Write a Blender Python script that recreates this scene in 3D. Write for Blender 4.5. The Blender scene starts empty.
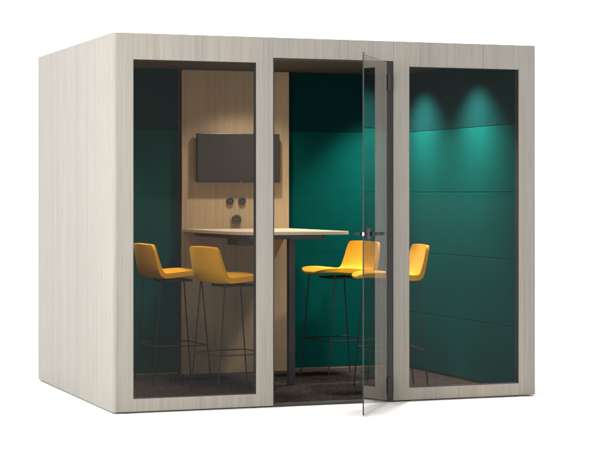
import bpy, bmesh, math, random
from mathutils import Vector, Matrix
random.seed(7)
scene = bpy.context.scene
COL = scene.collection
R = math.radians

# ------------------------------------------------------------------ materials
def new_mat(name):
    m = bpy.data.materials.new(name); m.use_nodes = True
    nt = m.node_tree; b = nt.nodes['Principled BSDF']
    return m, nt, b

def coords(nt, scale=(1, 1, 1)):
    tc = nt.nodes.new('ShaderNodeTexCoord'); mp = nt.nodes.new('ShaderNodeMapping')
    mp.inputs['Scale'].default_value = scale
    nt.links.new(tc.outputs['Object'], mp.inputs['Vector'])
    return mp.outputs['Vector']

def noise(nt, vec, scale, detail=4, rough=0.55, dist=0.0):
    n = nt.nodes.new('ShaderNodeTexNoise'); n.inputs['Scale'].default_value = scale
    n.inputs['Detail'].default_value = detail; n.inputs['Roughness'].default_value = rough
    n.inputs['Distortion'].default_value = dist
    nt.links.new(vec, n.inputs['Vector']); return n.outputs['Fac']

def ramp(nt, fac, stops):
    r = nt.nodes.new('ShaderNodeValToRGB'); e = r.color_ramp.elements
    while len(e) < len(stops): e.new(0.5)
    for el, (p, c) in zip(e, stops): el.position = p; el.color = (*c, 1)
    nt.links.new(fac, r.inputs['Fac']); return r.outputs['Color']

def mixc(nt, a, b, fac, mode='MIX'):
    m = nt.nodes.new('ShaderNodeMix'); m.data_type = 'RGBA'; m.blend_type = mode
    for s, v in ((m.inputs[0], fac), (m.inputs[6], a), (m.inputs[7], b)):
        if hasattr(v, 'is_output'): nt.links.new(v, s)
        else: s.default_value = v if isinstance(v, float) else (*v, 1)
    return m.outputs[2]

def bump(nt, b, height, strength, dist=0.002):
    bp = nt.nodes.new('ShaderNodeBump'); bp.inputs['Strength'].default_value = strength
    bp.inputs['Distance'].default_value = dist
    nt.links.new(height, bp.inputs['Height']); nt.links.new(bp.outputs['Normal'], b.inputs['Normal'])

def plain(name, col, rough=0.5, metal=0.0, var=0.06):
    m, nt, b = new_mat(name)
    f = noise(nt, coords(nt), 60, 3)
    c = ramp(nt, f, [(0.3, tuple(x * (1 - var) for x in col)), (0.7, tuple(min(1, x * (1 + var)) for x in col))])
    nt.links.new(c, b.inputs['Base Color'])
    b.inputs['Roughness'].default_value = rough; b.inputs['Metallic'].default_value = metal
    return m

def wood(name, base, seed, spread=1.0):
    m, nt, b = new_mat(name)
    tc = nt.nodes.new('ShaderNodeTexCoord'); mp = nt.nodes.new('ShaderNodeMapping')
    mp.inputs['Location'].default_value = (seed * 3.1, seed * 1.7, seed * 5.3)
    nt.links.new(tc.outputs['Object'], mp.inputs['Vector'])
    def sc(s):
        q = nt.nodes.new('ShaderNodeMapping'); q.inputs['Scale'].default_value = s
        nt.links.new(mp.outputs['Vector'], q.inputs['Vector']); return q.outputs['Vector']
    d = lambda k: tuple(x * k for x in base)
    board = noise(nt, sc((7, 7, .12)), 1.0, 2, .5)
    streak = noise(nt, sc((50, 50, .6)), 1.0, 5, .6, .35)
    fibre = noise(nt, sc((130, 130, 3.5)), 1.0, 3, .6)
    s = spread
    c1 = ramp(nt, streak, [(.30, d(1 - .17 * s)), (.47, d(1 - .03 * s)), (.6, d(1 + .03 * s)), (.75, d(1 + .10 * s))])
    c2 = ramp(nt, board, [(.3, (1 - .09 * s, 1 - .085 * s, 1 - .075 * s)), (.5, (1, 1, 1)), (.7, (1.0, .965, .93))])
    c3 = ramp(nt, fibre, [(.33, (1 - .15 * s,) * 3), (.58, (1, 1, 1))])
    c = mixc(nt, mixc(nt, c1, c2, 1.0, 'MULTIPLY'), c3, 1.0, 'MULTIPLY')
    nt.links.new(c, b.inputs['Base Color'])
    b.inputs['Roughness'].default_value = 0.55; b.inputs['Specular IOR Level'].default_value = .3
    bump(nt, b, fibre, .12, .001)
    return m

def fabric(name, base, weave=900, strength=.5, rough=.95, sheen=.25, var=.16, spec=.2):
    m, nt, b = new_mat(name)
    v = coords(nt)
    f = noise(nt, v, weave, 2, .7)
    g = noise(nt, v, 9, 4, .6)
    c1 = ramp(nt, f, [(.3, tuple(x * (1 - var) for x in base)), (.7, tuple(x * (1 + var) for x in base))])
    c2 = ramp(nt, g, [(.3, (.92, .92, .92)), (.7, (1, 1, 1))])
    nt.links.new(mixc(nt, c1, c2, 1.0, 'MULTIPLY'), b.inputs['Base Color'])
    b.inputs['Roughness'].default_value = rough
    b.inputs['Specular IOR Level'].default_value = spec
    b.inputs['Sheen Weight'].default_value = sheen
    b.inputs['Sheen Roughness'].default_value = .5
    b.inputs['Sheen Tint'].default_value = (*[min(1, x * 3 + .15) for x in base], 1)
    bump(nt, b, f, strength, .0015)
    return m

def glass(name, tint, f0, power=5.0):
    """thin pane: tinted straight-through transmission plus a mirror reflection that grows with grazing angle"""
    m = bpy.data.materials.new(name); m.use_nodes = True
    nt = m.node_tree; nt.nodes.clear(); N = nt.nodes.new; L = nt.links.new
    geo = N('ShaderNodeNewGeometry')
    dot = N('ShaderNodeVectorMath'); dot.operation = 'DOT_PRODUCT'
    L(geo.outputs['Normal'], dot.inputs[0]); L(geo.outputs['Incoming'], dot.inputs[1])
    def math_(op, a, b=None):
        n = N('ShaderNodeMath'); n.operation = op
        for i, x in enumerate((a, b)):
            if x is None: continue
            if hasattr(x, 'is_output'): L(x, n.inputs[i])
            else: n.inputs[i].default_value = x
        return n.outputs[0]
    a = math_('ABSOLUTE', dot.outputs['Value'])
    p5 = math_('POWER', math_('SUBTRACT', 1.0, a), power)
    fr = math_('ADD', math_('MULTIPLY', p5, 1 - f0), f0)
    # both faces of the pane mirror: their sum is taken where the ray enters, the far face only lets it out
    fr = math_('DIVIDE', math_('MULTIPLY', fr, 2.0), math_('ADD', fr, 1.0))
    fr = math_('MULTIPLY', fr, math_('SUBTRACT', 1.0, geo.outputs['Backfacing']))
    tr = N('ShaderNodeBsdfTransparent'); tr.inputs['Color'].default_value = (*tint, 1)
    gl = N('ShaderNodeBsdfGlossy'); gl.inputs['Roughness'].default_value = .004
    mx = N('ShaderNodeMixShader'); L(fr, mx.inputs[0]); L(tr.outputs[0], mx.inputs[1]); L(gl.outputs[0], mx.inputs[2])
    o = N('ShaderNodeOutputMaterial'); L(mx.outputs[0], o.inputs[0])
    return m

PALE = (.342, .316, .279)
M = dict(
    wood_a=wood('pale_ash_a', PALE, 1, .85), wood_b=wood('pale_ash_b', PALE, 2, .85),
    wood_c=wood('pale_ash_c', PALE, 3, .85), wood_d=wood('pale_ash_d', PALE, 4, .85),
    wood_in=wood('ash_panel', (.345, .262, .172), 6, .8),
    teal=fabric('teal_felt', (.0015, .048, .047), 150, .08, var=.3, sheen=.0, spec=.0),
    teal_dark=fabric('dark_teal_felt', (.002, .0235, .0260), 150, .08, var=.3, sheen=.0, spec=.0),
    yellow=fabric('mustard_wool', (.53, .252, .013), 260, .3, var=.2, sheen=.2),
    ceil=plain('ceiling_board', (.034, .026, .022), .8),
    inner=plain('inner_lining', (.05, .045, .042), .7),
    black=plain('black_metal', (.018, .017, .017), .42, .0),
    blackm=plain('black_powder_coat', (.012, .009, .008), .6, .0),
    graphite=plain('graphite_metal', (.028, .027, .029), .45),
    rubber=plain('gasket_rubber', (.02, .02, .02), .7),
    chrome=plain('steel', (.5, .5, .49), .35, 1.0),
    toplam=plain('cream_laminate', (.74, .67, .54), .42, var=.02),
    edge=plain('table_edge_shaded', (.36, .31, .24), .5, var=.03),  # tabletop edge darkened in its colour for the lesser light on it
    screen=plain('tv_screen', (.020, .0165, .014), .25, var=.02),
    bezel=plain('tv_bezel', (.012, .012, .012), .4),
    bronze=plain('bronze_socket', (.06, .047, .038), .5, .3),
    ring=plain('pale_ring', (.30, .25, .19), .5),
    grille=plain('dark_grille', (.035, .031, .029), .6),
    win=glass('tinted_window_glass', (.870, .867, .864), .008, 7.0),
    door=glass('door_glass', (.89, .89, .885), .085),
    gedge=plain('glass_edge', (.012, .018, .017), .6),
)
m, nt, b = new_mat('loop_pile_carpet')
v = coords(nt)
f1 = noise(nt, v, 55, 3, .75, .6); f2 = noise(nt, v, 190, 2, .7); f3 = noise(nt, v, 4, 3)
c = ramp(nt, f1, [(.38, (.004, .0035, .0035)), (.50, (.019, .0155, .0152)), (.62, (.082, .066, .062))])
c = mixc(nt, c, ramp(nt, f2, [(.35, (.55, .55, .55)), (.65, (1, 1, 1))]), 1.0, 'MULTIPLY')
c = mixc(nt, c, ramp(nt, f3, [(.35, (.8, .8, .82)), (.65, (1, 1, 1))]), 1.0, 'MULTIPLY')
nt.links.new(c, b.inputs['Base Color']); b.inputs['Roughness'].default_value = .95; b.inputs['Specular IOR Level'].default_value = .1
bump(nt, b, f2, .9, .003)
M['carpet'] = m
m, nt, b = new_mat('studio_floor')
f = noise(nt, coords(nt), 1.5, 3)
nt.links.new(ramp(nt, f, [(.3, (.925, .925, .93)), (.7, (.935, .935, .935))]), b.inputs['Base Color'])
b.inputs['Roughness'].default_value = .85; b.inputs['Specular IOR Level'].default_value = .1
M['floor'] = m
m, nt, b = new_mat('downlight_lens')
b.inputs['Emission Color'].default_value = (1, .82, .6, 1); b.inputs['Emission Strength'].default_value = 3
M['lens'] = m

# ------------------------------------------------------------------ helpers
def link(name, bm, mat, parent=None, bevel=0.0, seg=2, smooth=False):
    bmesh.ops.recalc_face_normals(bm, faces=bm.faces)
    me = bpy.data.meshes.new(name); bm.to_mesh(me); bm.free()
    o = bpy.data.objects.new(name, me); COL.objects.link(o)
    for mm in (mat if isinstance(mat, (list, tuple)) else [mat]): me.materials.append(mm)
    if parent: o.parent = parent
    if smooth:
        for p in me.polygons: p.use_smooth = True
    if bevel:
        bv = o.modifiers.new('Bevel', 'BEVEL'); bv.width = bevel; bv.segments = seg
        bv.limit_method = 'ANGLE'; bv.angle_limit = R(35)
    return o

def box(bm, x0, x1, y0, y1, z0, z1):
    r = bmesh.ops.create_cube(bm, size=1)
    for v in r['verts']:
        v.co = Vector((x0 + (v.co.x + .5) * (x1 - x0), y0 + (v.co.y + .5) * (y1 - y0), z0 + (v.co.z + .5) * (z1 - z0)))
    return r['verts']

def boxo(name, mat, parent, x0, x1, y0, y1, z0, z1, bevel=0.0, seg=2):
    bm = bmesh.new(); box(bm, x0, x1, y0, y1, z0, z1); return link(name, bm, mat, parent, bevel, seg)

def prism(bm, pts, z0, z1):
    lo = [bm.verts.new((x, y, z0)) for x, y in pts]; hi = [bm.verts.new((x, y, z1)) for x, y in pts]
    bm.faces.new(lo[::-1]); bm.faces.new(hi)
    n = len(pts)
    for i in range(n): bm.faces.new((lo[i], lo[(i + 1) % n], hi[(i + 1) % n], hi[i]))

def frame_ring(bm, X, Z, HX, HZ, y0, y1):
    """rectangular board in the xz plane with a rectangular opening"""
    o = [(X[0], Z[0]), (X[1], Z[0]), (X[1], Z[1]), (X[0], Z[1])]
    i = [(HX[0], HZ[0]), (HX[1], HZ[0]), (HX[1], HZ[1]), (HX[0], HZ[1])]
    v = {}
    for k, y in enumerate((y0, y1)):
        for t, L in enumerate((o, i)):
            for j, (x, z) in enumerate(L): v[k, t, j] = bm.verts.new((x, y, z))
    for j in range(4):
        q = (j + 1) % 4
        bm.faces.new((v[0, 0, j], v[0, 0, q], v[0, 1, q], v[0, 1, j]))
        bm.faces.new((v[1, 0, j], v[1, 1, j], v[1, 1, q], v[1, 0, q]))
        bm.faces.new((v[0, 0, j], v[1, 0, j], v[1, 0, q], v[0, 0, q]))
        bm.faces.new((v[0, 1, j], v[0, 1, q], v[1, 1, q], v[1, 1, j]))

def tube(bm, pts, r, n=10, closed=False, cap=True):
    pts = [Vector(p) for p in pts]; N = len(pts); rings = []
    for k, p in enumerate(pts):
        a = pts[(k - 1) % N] if (closed or k > 0) else p
        c = pts[(k + 1) % N] if (closed or k < N - 1) else p
        d = (c - a).normalized()
        up = Vector((0, 0, 1)) if abs(d.z) < .95 else Vector((1, 0, 0))
        u = d.cross(up).normalized(); w = d.cross(u).normalized()
        rings.append([bm.verts.new(p + u * r * math.cos(2 * math.pi * i / n) + w * r * math.sin(2 * math.pi * i / n)) for i in range(n)])
    for k in range(N if closed else N - 1):
        A, B = rings[k], rings[(k + 1) % N]
        for i in range(n): bm.faces.new((A[i], A[(i + 1) % n], B[(i + 1) % n], B[i]))
    if not closed and cap: bm.faces.new(rings[0][::-1]); bm.faces.new(rings[-1])

def lathe(bm, prof, axis='y', center=(0, 0, 0), n=32):
    """prof: list of (radius, height along axis)"""
    rings = []
    for r, h in prof:
        ring = []
        for i in range(n):
            a = 2 * math.pi * i / n; c, s = r * math.cos(a), r * math.sin(a)
            p = (c, h, s) if axis == 'y' else ((c, s, h) if axis == 'z' else (h, c, s))
            ring.append(bm.verts.new(Vector(p) + Vector(center)))
        rings.append(ring)
    for A, B in zip(rings, rings[1:]):
        for i in range(n): bm.faces.new((A[i], A[(i + 1) % n], B[(i + 1) % n], B[i]))
    bm.faces.new(rings[0][::-1]); bm.faces.new(rings[-1])

def thing(name, label, cat, loc=(0, 0, 0), rz=0.0, group=None):
    o = bpy.data.objects.new(name, None); COL.objects.link(o); o.empty_display_size = .1
    o.location = loc; o.rotation_euler = (0, 0, rz)
    o['label'] = label; o['category'] = cat
    if group: o['group'] = group
    return o

def copy_thing(o, label, loc, rz):
    c = o.copy(); COL.objects.link(c); c.location = loc; c.rotation_euler = (0, 0, rz); c['label'] = label
    def rec(src, dst):
        for ch in [q for q in bpy.data.objects if q.parent == src]:
            k = ch.copy(); COL.objects.link(k); k.parent = dst; rec(ch, k)
    rec(o, c); return c

# ------------------------------------------------------------------ setting
bm = bmesh.new()
bmesh.ops.create_grid(bm, x_segments=1, y_segments=1, size=400)
fl = link('floor', bm, M['floor']); fl['kind'] = 'structure'

# ------------------------------------------------------------------ the pod
W, D, H, ZB = 2.7935, 2.0729, 2.25, .009
pod = thing('office_pod', 'large pale ash box-shaped meeting booth with two tall dark windows and an open glass door', 'office pod')
FT = .045                                   # thickness of the front boards
XL, XR = .0915, 2.679                       # ends of the wrapped corner boards
TH = .048
CORNER = [(.020 * (1 - math.sin(a * math.pi / 16)), .020 * (1 - math.cos(a * math.pi / 16))) for a in range(8, -1, -1)]
bm = bmesh.new(); prism(bm, CORNER + [(XL, 0), (XL, FT), (TH, FT), (TH, D), (0, D)], ZB, H)
link('side_wall', bm, M['wood_a'], pod)
bm = bmesh.new(); prism(bm, [(XR, 0)] + [(W - x, y) for x, y in CORNER[::-1]] + [(W, D), (W - TH, D), (W - TH, FT), (XR, FT)], ZB, H)
link('side_wall', bm, M['wood_d'], pod)
boxo('back_wall', M['wood_b'], pod, TH + .001, W - TH - .001, D - TH, D - .001, ZB, H - .001, .002)
boxo('roof', M['wood_c'], pod, TH + .001, W - TH - .001, FT + .001, D - TH - .001, 2.205, H - .002, .002)
boxo('ceiling', M['ceil'], pod, TH + .001, W - TH - .001, FT + .001, D - TH - .001, 2.182, 2.203)
boxo('base', M['inner'], pod, TH + .001, W - TH - .001, FT + .002, D - TH - .001, ZB + .001, .0135)
boxo('carpet', M['carpet'], pod, TH + .002, W - TH - .002, FT + .004, D - TH - .002, .0138, .019)

def front_board(x0, x1, hx0, hx1, mat):
    bm = bmesh.new(); frame_ring(bm, (x0, x1), (ZB, H), (hx0, hx1), (.0845, 2.0945), 0, FT)
    fr = link('window_frame', bm, mat, pod)
    bm = bmesh.new(); frame_ring(bm, (hx0 + .0004, hx1 - .0004), (.0849, 2.0941), (hx0 + .003, hx1 - .003), (.0875, 2.0915), .005, .0445)
    link('gasket', bm, M['rubber'], fr)
    boxo('window_glass', M['win'], fr, hx0 + .0032, hx1 - .0032, .008, .018, .0877, 2.0913)
    return fr
DX0, DX1, DZ = 1.0, 1.797, 2.126
front_board(XL + .0001, DX0, .123, .892, M['wood_b'])
front_board(DX1, XR - .0001, 1.904, 2.670, M['wood_c'])
boxo('door_header', M['wood_d'], pod, DX0 + .0006, DX1 - .0006, 0, FT, DZ, H, .0018)

# black door frame: slim left jamb and head, wide hinge jamb, threshold
bm = bmesh.new()
box(bm, DX0 + .0006, DX0 + .009, .004, FT + .006, .0205, DZ - .0095)
box(bm, DX0 + .0006, DX1 - .0006, .004, FT + .006, DZ - .009, DZ - .0006)
box(bm, 1.766, DX1 - .0006, .004, FT + .006, .0205, DZ - .0095)
link('door_frame', bm, M['black'], pod, .0012)
boxo('threshold', M['graphite'], pod, DX0 + .0006, DX1 - .0006, -.0 + .002, FT + .012, .003, .0198, .002)

# door leaf: a bare glass pane turned about the hinge
PH = R(55.5); HX, HY, DW = 1.7635, -.004, .760
bm = bmesh.new(); box(bm, -DW, -.004, -.004, .004, .008, 2.112)
for fc in bm.faces: fc.material_index = 0 if abs(fc.normal.y) > .9 else 1
dr = link('door', bm, [M['door'], M['gedge']], pod)
dr.location = (HX, HY, 0); dr.rotation_euler = (0, 0, PH)
for zc in (1.990, .112):
    bm = bmesh.new()
    box(bm, -.052, .006, -.0135, -.0055, zc - .048, zc + .048)
    box(bm, -.052, .006, .0055, .0135, zc - .048, zc + .048)
    lathe(bm, [(.008, zc - .05), (.010, zc - .048), (.010, zc + .048), (.008, zc + .05)], 'z', (.008, 0, 0), 16)
    link('hinge', bm, M['black'], dr, .0015)
# lever handles on both faces, with a steel latch plate in the glass edge
hz = 1.064
bm = bmesh.new()
box(bm, -DW + .040, -DW + .110, -.030, -.0045, hz - .034, hz + .034)
box(bm, -DW + .040, -DW + .110, .0045, .011, hz - .034, hz + .034)
ho = link('lock_case', bm, M['black'], dr, .003)
for s in (-1, 1):
    bm = bmesh.new(); x0 = -DW + .075
    lathe(bm, [(.011, .0302 * s), (.011, .055 * s)] if s > 0 else [(.011, -.055), (.011, -.0302)], 'y', (x0, 0, hz), 16)
    pts = [(x0 - .004, .058 * s, hz), (x0 + .02, .062 * s, hz), (x0 + .08, .066 * s, hz), (x0 + .165, .068 * s, hz - .001)]
    tube(bm, pts, .0095, 12)
    link('handle', bm, M['black'], dr, smooth=True)
boxo('latch_plate', M['chrome'], dr, -DW - .002, -DW + .014, -.0055, .0055, hz - .010, hz + .010, .0008)
boxo('top_pivot', M['black'], dr, -DW + .004, -DW + .016, -.006, .006, 2.1165, 2.123, .001)

# levelling feet
for x, y in ((.09, .022), (.885, .022), (.985, .022), (1.805, .022), (1.90, .022), (2.66, .022), (.03, 1.1), (.03, 2.0), (2.76, 1.1), (2.76, 2.0)):
    bm = bmesh.new(); lathe(bm, [(.015, 0.0), (.015, .006), (.008, .007), (.008, .012)], 'z', (x, y, 0), 20)
    link('levelling_foot', bm, M['rubber'], pod)

# acoustic panels: five rows on the right wall and on the back wall beside the wood panel
ZR = [.0195, .436, .872, 1.309, 1.750, 2.181]
g = .0011
for i in range(5):
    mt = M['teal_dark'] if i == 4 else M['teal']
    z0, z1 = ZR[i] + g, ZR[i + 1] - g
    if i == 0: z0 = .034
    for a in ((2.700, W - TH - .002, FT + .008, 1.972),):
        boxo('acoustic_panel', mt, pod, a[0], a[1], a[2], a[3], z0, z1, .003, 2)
    for a in ((.096, .985), (1.812, 2.698)):
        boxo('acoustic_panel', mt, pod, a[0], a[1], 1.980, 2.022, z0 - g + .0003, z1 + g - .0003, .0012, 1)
for a in ((.096, .99), (1.806, 2.698)):
    boxo('skirting', M['wood_in'], pod, a[0], a[1], 1.984, 2.022, .0195, .0325)
boxo('skirting', M['inner'], pod, TH + .002, .090, FT + .01, 1.97, .0195, .0325)
boxo('skirting', M['inner'], pod, 2.704, W - TH - .002, FT + .01, 1.97, .0195, .0325)
WY = 1.91
boxo('wood_panel', M['wood_in'], pod, .995, 1.800, WY, WY + .016, .020, 2.178, .0015)
boxo('bounce_lining', M['wood_in'], pod, TH + .002, .094, FT + .008, 1.972, .034, 2.181, .002)  # unseen left lining, made of wood to bounce warm light onto the stool backs
boxo('panel_backing', M['inner'], pod, 1.004, 1.791, WY + .0165, 2.022, .020, 2.177)

# recessed ceiling lamps
LAMPS = [(1.43, 1.47, 'W'), (1.40, .62, 'T'), (2.405, 1.53, 'S'), (2.405, .66, 'S'), (.25, 1.53, 'S'), (.25, .66, 'S')]
POW = {'W': 125, 'T': 100, 'S': 34}
for x, y, k in LAMPS:
    bm = bmesh.new()
    lathe(bm, [(.040, 2.1815), (.040, 2.1775), (.030, 2.1775), (.030, 2.1812)], 'z', (x, y, 0), 28)
    dl = link('downlight', bm, M['black'], pod)
    bm = bmesh.new(); lathe(bm, [(.024, 2.1808), (.024, 2.1802)], 'z', (x, y, 0), 24)
    link('lens', bm, M['lens'], dl)
    if k == 'S':
        L = bpy.data.lights.new('ceiling_spot', 'AREA'); L.shape = 'DISK'; L.size = .20; L.spread = R(102)
    else:
        L = bpy.data.lights.new('ceiling_spot', 'SPOT'); L.spot_size = R({'W': 122, 'T': 70}[k]); L.spot_blend = 1.0; L.shadow_soft_size = .05
    L.energy = POW[k] * (.45 if x < .5 else 1); L.color = (1.0, .85, .64) if k != 'S' else (1, .88, .72)
    lo = bpy.data.objects.new('ceiling_spot', L); COL.objects.link(lo); lo.location = (x, y, 2.170); lo.rotation_euler = (R(25) if k == 'T' else 0, 0 if k != 'S' else (R(9) if x < 1 else R(-9)), 0)

# ------------------------------------------------------------------ table
TZ = 1.050
tb = thing('meeting_table', 'long bar-height peninsula table with cream top and dark steel leg against the wood panel', 'table', (1.40, 1.0, .0))
tb.location = (0, 0, 0)
def rounded(pts, rad, n=10):
    out = []
    N = len(pts)
    for i, p in enumerate(pts):
        r = rad[i]; p = Vector(p); a = (Vector(pts[i - 1]) - p).normalized(); c = (Vector(pts[(i + 1) % N]) - p).normalized()
        if r <= 0: out.append(tuple(p)); continue
        for k in range(n + 1):
            t = k / n; q = p + a * r * (1 - t) ** 2 + c * r * t ** 2
            out.append((q.x, q.y))
    return out
ty1 = WY - .002
outl = rounded([(1.000, ty1), (1.035, .72), (1.815, .72), (1.795, ty1)], [0, .26, .10, 0])
bm = bmesh.new(); prism(bm, outl, TZ - .021, TZ)
for fc in bm.faces: fc.material_index = 0 if abs(fc.normal.z) > .9 else 1
link('tabletop', bm, [M['toplam'], M['edge']], tb, .0015)
bm = bmesh.new()
prism(bm, rounded([(1.075, ty1 - .03), (1.09, .80), (1.66, .80), (1.66, ty1 - .03)], [.01, .2, .05, .01]), TZ - .050, TZ - .0215)
link('underframe', bm, M['graphite'], tb, .003)
boxo('cable_box', M['graphite'], tb, 1.15, 1.325, 1.12, 1.36, TZ - .098, TZ - .0505, .004)
boxo('leg', M['graphite'], tb, 1.462, 1.506, .98, 1.03, .0195, TZ - .0505, .003)

# ------------------------------------------------------------------ stools
def make_shell():
    """one moulded upholstered shell: seat pan that sweeps up into a low reclined back"""
    prof = [(.252, .742), (.247, .744), (.228, .746), (.195, .747), (.13, .746), (.04, .738), (-.05, .728), (-.108, .724), (-.150, .734),
            (-.175, .764), (-.189, .808), (-.201, .862), (-.212, .912), (-.220, .948), (-.223, .961)]
    wid = [.070, .115, .162, .197, .222, .232, .235, .235, .233, .230, .226, .220, .212, .202, .186]
    nv = 14; bm = bmesh.new(); grid = []
    n = len(prof)
    for i, ((x, z), w) in enumerate(zip(prof, wid)):
        row = []
        t = i / (n - 1)
        for j in range(nv + 1):
            s = -1 + 2 * j / nv
            y = w * s
            back = max(0, min(1, (t - .45) / .25))
            dz = .010 * s * s * (1 - back) * min(1, i / 2)
            dx = .020 * s * s * back
            row.append(bm.verts.new((x + dx, y, z + dz)))
        grid.append(row)
    for a, b in zip(grid, grid[1:]):
        for j in range(nv): bm.faces.new((a[j], a[j + 1], b[j + 1], b[j]))
    o = link('seat_shell', bm, M['yellow'], None, smooth=True)
    vg = o.vertex_groups.new(name='thickness')
    for i in range(n):
        vg.add(list(range(i * (nv + 1), (i + 1) * (nv + 1))), (min(1, .30 + .15 * i) if i < 9 else max(.62, 1 - .12 * (i - 8))), 'REPLACE')
    sd = o.modifiers.new('Solidify', 'SOLIDIFY'); sd.thickness = .036; sd.offset = -1.0; sd.vertex_group = 'thickness'
    if True:
        sd.use_even_offset = True
    bv = o.modifiers.new('Bevel', 'BEVEL'); bv.width = .010; bv.segments = 3; bv.limit_method = 'ANGLE'; bv.angle_limit = R(50)
    ss = o.modifiers.new('Subd', 'SUBSURF'); ss.levels = 1; ss.render_levels = 1
    return o

def make_stool(label, loc, rz):
    t = thing('bar_stool', label, 'bar stool', loc, rz, 'mustard bar stools around the table')
    sh = make_shell(); sh.parent = t
    top = {(1, 1): (.155, .180), (1, -1): (.155, -.180), (-1, 1): (-.130, .180), (-1, -1): (-.130, -.180)}
    bot = {k: (v[0] + .062 * k[0], v[1] * 1.10) for k, v in top.items()}
    zt, zb, zf = .734, .0195, .28
    lerp = lambda k, z: tuple(bot[k][i] + (top[k][i] - bot[k][i]) * (z - zb) / (zt - zb) for i in (0, 1)) + (z,)
    for k in top:
        bm = bmesh.new(); tube(bm, [lerp(k, zt), lerp(k, zb + .004)], .0045, 10)
        p = lerp(k, zb)
        lg = link('leg', bm, M['blackm'], t, smooth=False)
        bm = bmesh.new(); lathe(bm, [(.006, zb), (.0065, zb + .002), (.0065, zb + .012), (.005, zb + .014)], 'z', (p[0], p[1], 0), 14)
        link('foot_cap', bm, M['rubber'], lg)
    bm = bmesh.new(); order = [(1, 1), (1, -1), (-1, -1), (-1, 1)]
    pts = []
    for k in order: pts.append(lerp(k, zf))
    for a in range(4): tube(bm, [pts[a], pts[(a + 1) % 4]], .0040, 10)
    link('footrest', bm, M['blackm'], t)
    bm = bmesh.new()
    box(bm, -.09, .12, -.10, .10, .706, .720)
    link('seat_support', bm, M['blackm'], t)
    return t

SB = make_stool('mustard bar stool left of the table, standing wholly in front of the wood panel', (.948, .66, 0), R(8))
copy_thing(SB, 'leftmost mustard bar stool, its back standing out against the dark teal wall', (.775, 1.44, 0), R(3))
copy_thing(SB, 'mustard bar stool fully seen through the open doorway, facing the table', (2.022, 1.45, 0), R(180 + 9))
copy_thing(SB, 'mustard bar stool half hidden by the door post, its back showing in the right window', (2.052, .61, 0), R(180 - 10))

# ------------------------------------------------------------------ wall-mounted things
tv = thing('wall_television', 'wide black flat television hung on the wood panel above the table', 'television', (1.3975, WY, 1.38))
boxo('casing', M['bezel'], tv, -.309, .309, -.060, -.028, 0, .347, .003)
boxo('screen', M['screen'], tv, -.304, .304, -.0615, -.0602, .010, .342)
boxo('logo_chip', M['chrome'], tv, .008, .022, -.0612, -.0605, .003, .0062)  # small logo chip on the lower bezel, not a light
boxo('wall_bracket', M['black'], tv, -.15, .15, -.0275, -.0006, .08, .27)

def socket(label, x, z, r):
    t = thing('wall_socket', label, 'socket', (x, WY, z), 0, 'round bronze sockets on the wood panel')
    bm = bmesh.new(); lathe(bm, [(r, -.0006), (r, -.012), (r - .003, -.015), (r * .72, -.015), (r * .68, -.006)], 'y', (0, 0, 0), 36)
    link('cover', bm, M['bronze'], t)
    bm = bmesh.new(); lathe(bm, [(r * .55, -.0062), (r * .55, -.010), (r * .5, -.011)], 'y', (0, 0, 0), 28)
    link('insert', bm, M['grille'], t)
    return t
socket('small round bronze socket under the television, left one of the pair', 1.349, 1.247, .028)
socket('small round bronze socket under the television, right one of the pair', 1.441, 1.247, .028)
sp = thing('wall_speaker', 'larger round dark fitting with pale rim just above the table top', 'wall speaker', (1.394, WY, 1.115))
bm = bmesh.new(); lathe(bm, [(.042, -.0006), (.042, -.010), (.040, -.013), (.036, -.013), (.036, -.008)], 'y', (0, 0, 0), 40); link('rim', bm, M['ring'], sp)
bm = bmesh.new(); lathe(bm, [(.0355, -.0085), (.0355, -.024), (.032, -.028), (.020, -.028), (.018, -.020)], 'y', (0, 0, 0), 40); link('housing', bm, M['bronze'], sp)
bm = bmesh.new(); lathe(bm, [(.0175, -.0202), (.0165, -.025), (.008, -.027)], 'y', (0, 0, 0), 28); link('cone', bm, M['grille'], sp)

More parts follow.
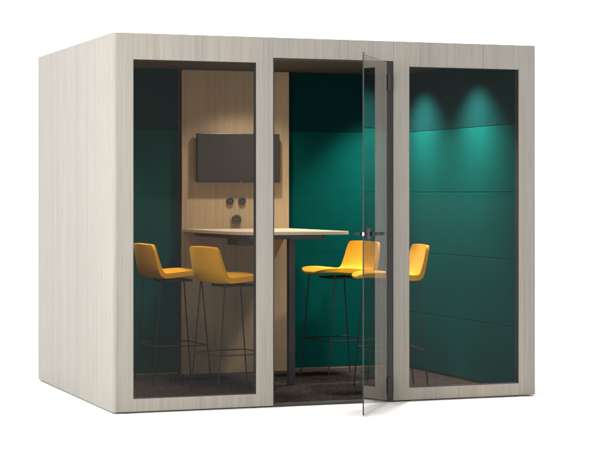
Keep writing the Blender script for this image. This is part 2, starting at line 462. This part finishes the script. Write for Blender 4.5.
# ------------------------------------------------------------------ light
w = bpy.data.worlds.new('World'); scene.world = w; w.use_nodes = True
nt = w.node_tree; bg = nt.nodes['Background']
tc = nt.nodes.new('ShaderNodeTexCoord')
dt = nt.nodes.new('ShaderNodeVectorMath'); dt.operation = 'DOT_PRODUCT'
dt.inputs[1].default_value = Vector((-.10, .92, .30)).normalized()
nt.links.new(tc.outputs['Generated'], dt.inputs[0])
mr = nt.nodes.new('ShaderNodeMapRange'); mr.interpolation_type = 'SMOOTHSTEP'
mr.inputs['From Min'].default_value = -.55; mr.inputs['From Max'].default_value = .55
mr.inputs['To Min'].default_value = .34; mr.inputs['To Max'].default_value = 2.3
nt.links.new(dt.outputs['Value'], mr.inputs['Value'])
sx = nt.nodes.new('ShaderNodeSeparateXYZ'); nt.links.new(tc.outputs['Generated'], sx.inputs[0])
hb = nt.nodes.new('ShaderNodeMapRange'); hb.interpolation_type = 'SMOOTHSTEP'      # added glow band at the horizon, evens out reflections in the windows
hb.inputs['From Min'].default_value = .02; hb.inputs['From Max'].default_value = .27
hb.inputs['To Min'].default_value = 1.12; hb.inputs['To Max'].default_value = .0
nt.links.new(sx.outputs['Z'], hb.inputs['Value'])
mxm = nt.nodes.new('ShaderNodeMath'); mxm.operation = 'MAXIMUM'
nt.links.new(mr.outputs['Result'], mxm.inputs[0]); nt.links.new(hb.outputs['Result'], mxm.inputs[1])
nt.links.new(mxm.outputs[0], bg.inputs['Strength'])
bg.inputs['Color'].default_value = (1, 1, 1, 1)

def area(name, loc, target, sx, sy, power, col=(1, 1, 1)):
    L = bpy.data.lights.new(name, 'AREA'); L.shape = 'RECTANGLE'; L.size = sx; L.size_y = sy; L.energy = power; L.color = col
    o = bpy.data.objects.new(name, L); COL.objects.link(o); o.location = loc
    o.rotation_euler = (Vector(target) - Vector(loc)).to_track_quat('-Z', 'Y').to_euler()
    return o
area('softbox', (-2.7, -3.2, 1.9), (.3, 0, 1.2), 1.5, 2.4, 160, (1, .99, .97))

# ------------------------------------------------------------------ camera
cam = bpy.data.cameras.new('camera'); co = bpy.data.objects.new('camera', cam); COL.objects.link(co)
co.location = (-2.6691, -10.3366, 1.2982); co.rotation_euler = (R(90), 0, -.3560)
cam.sensor_width = 36; cam.lens = 1803.2762 / 600 * 36; cam.shift_y = -(225 - 193.8472) / 600
cam.clip_start = .05; cam.clip_end = 2000
scene.camera = co

vs = scene.view_settings
vs.view_transform = 'Standard'; vs.look = 'None'; vs.exposure = 0; vs.gamma = 1; vs.use_curve_mapping = False
scene.render.engine = 'CYCLES'
scene.cycles.transparent_max_bounces = 24; scene.cycles.max_bounces = 10
scene.cycles.sample_clamp_indirect = 4
scene.cycles.caustics_reflective = False
scene.render.resolution_x = 1024; scene.render.resolution_y = 768
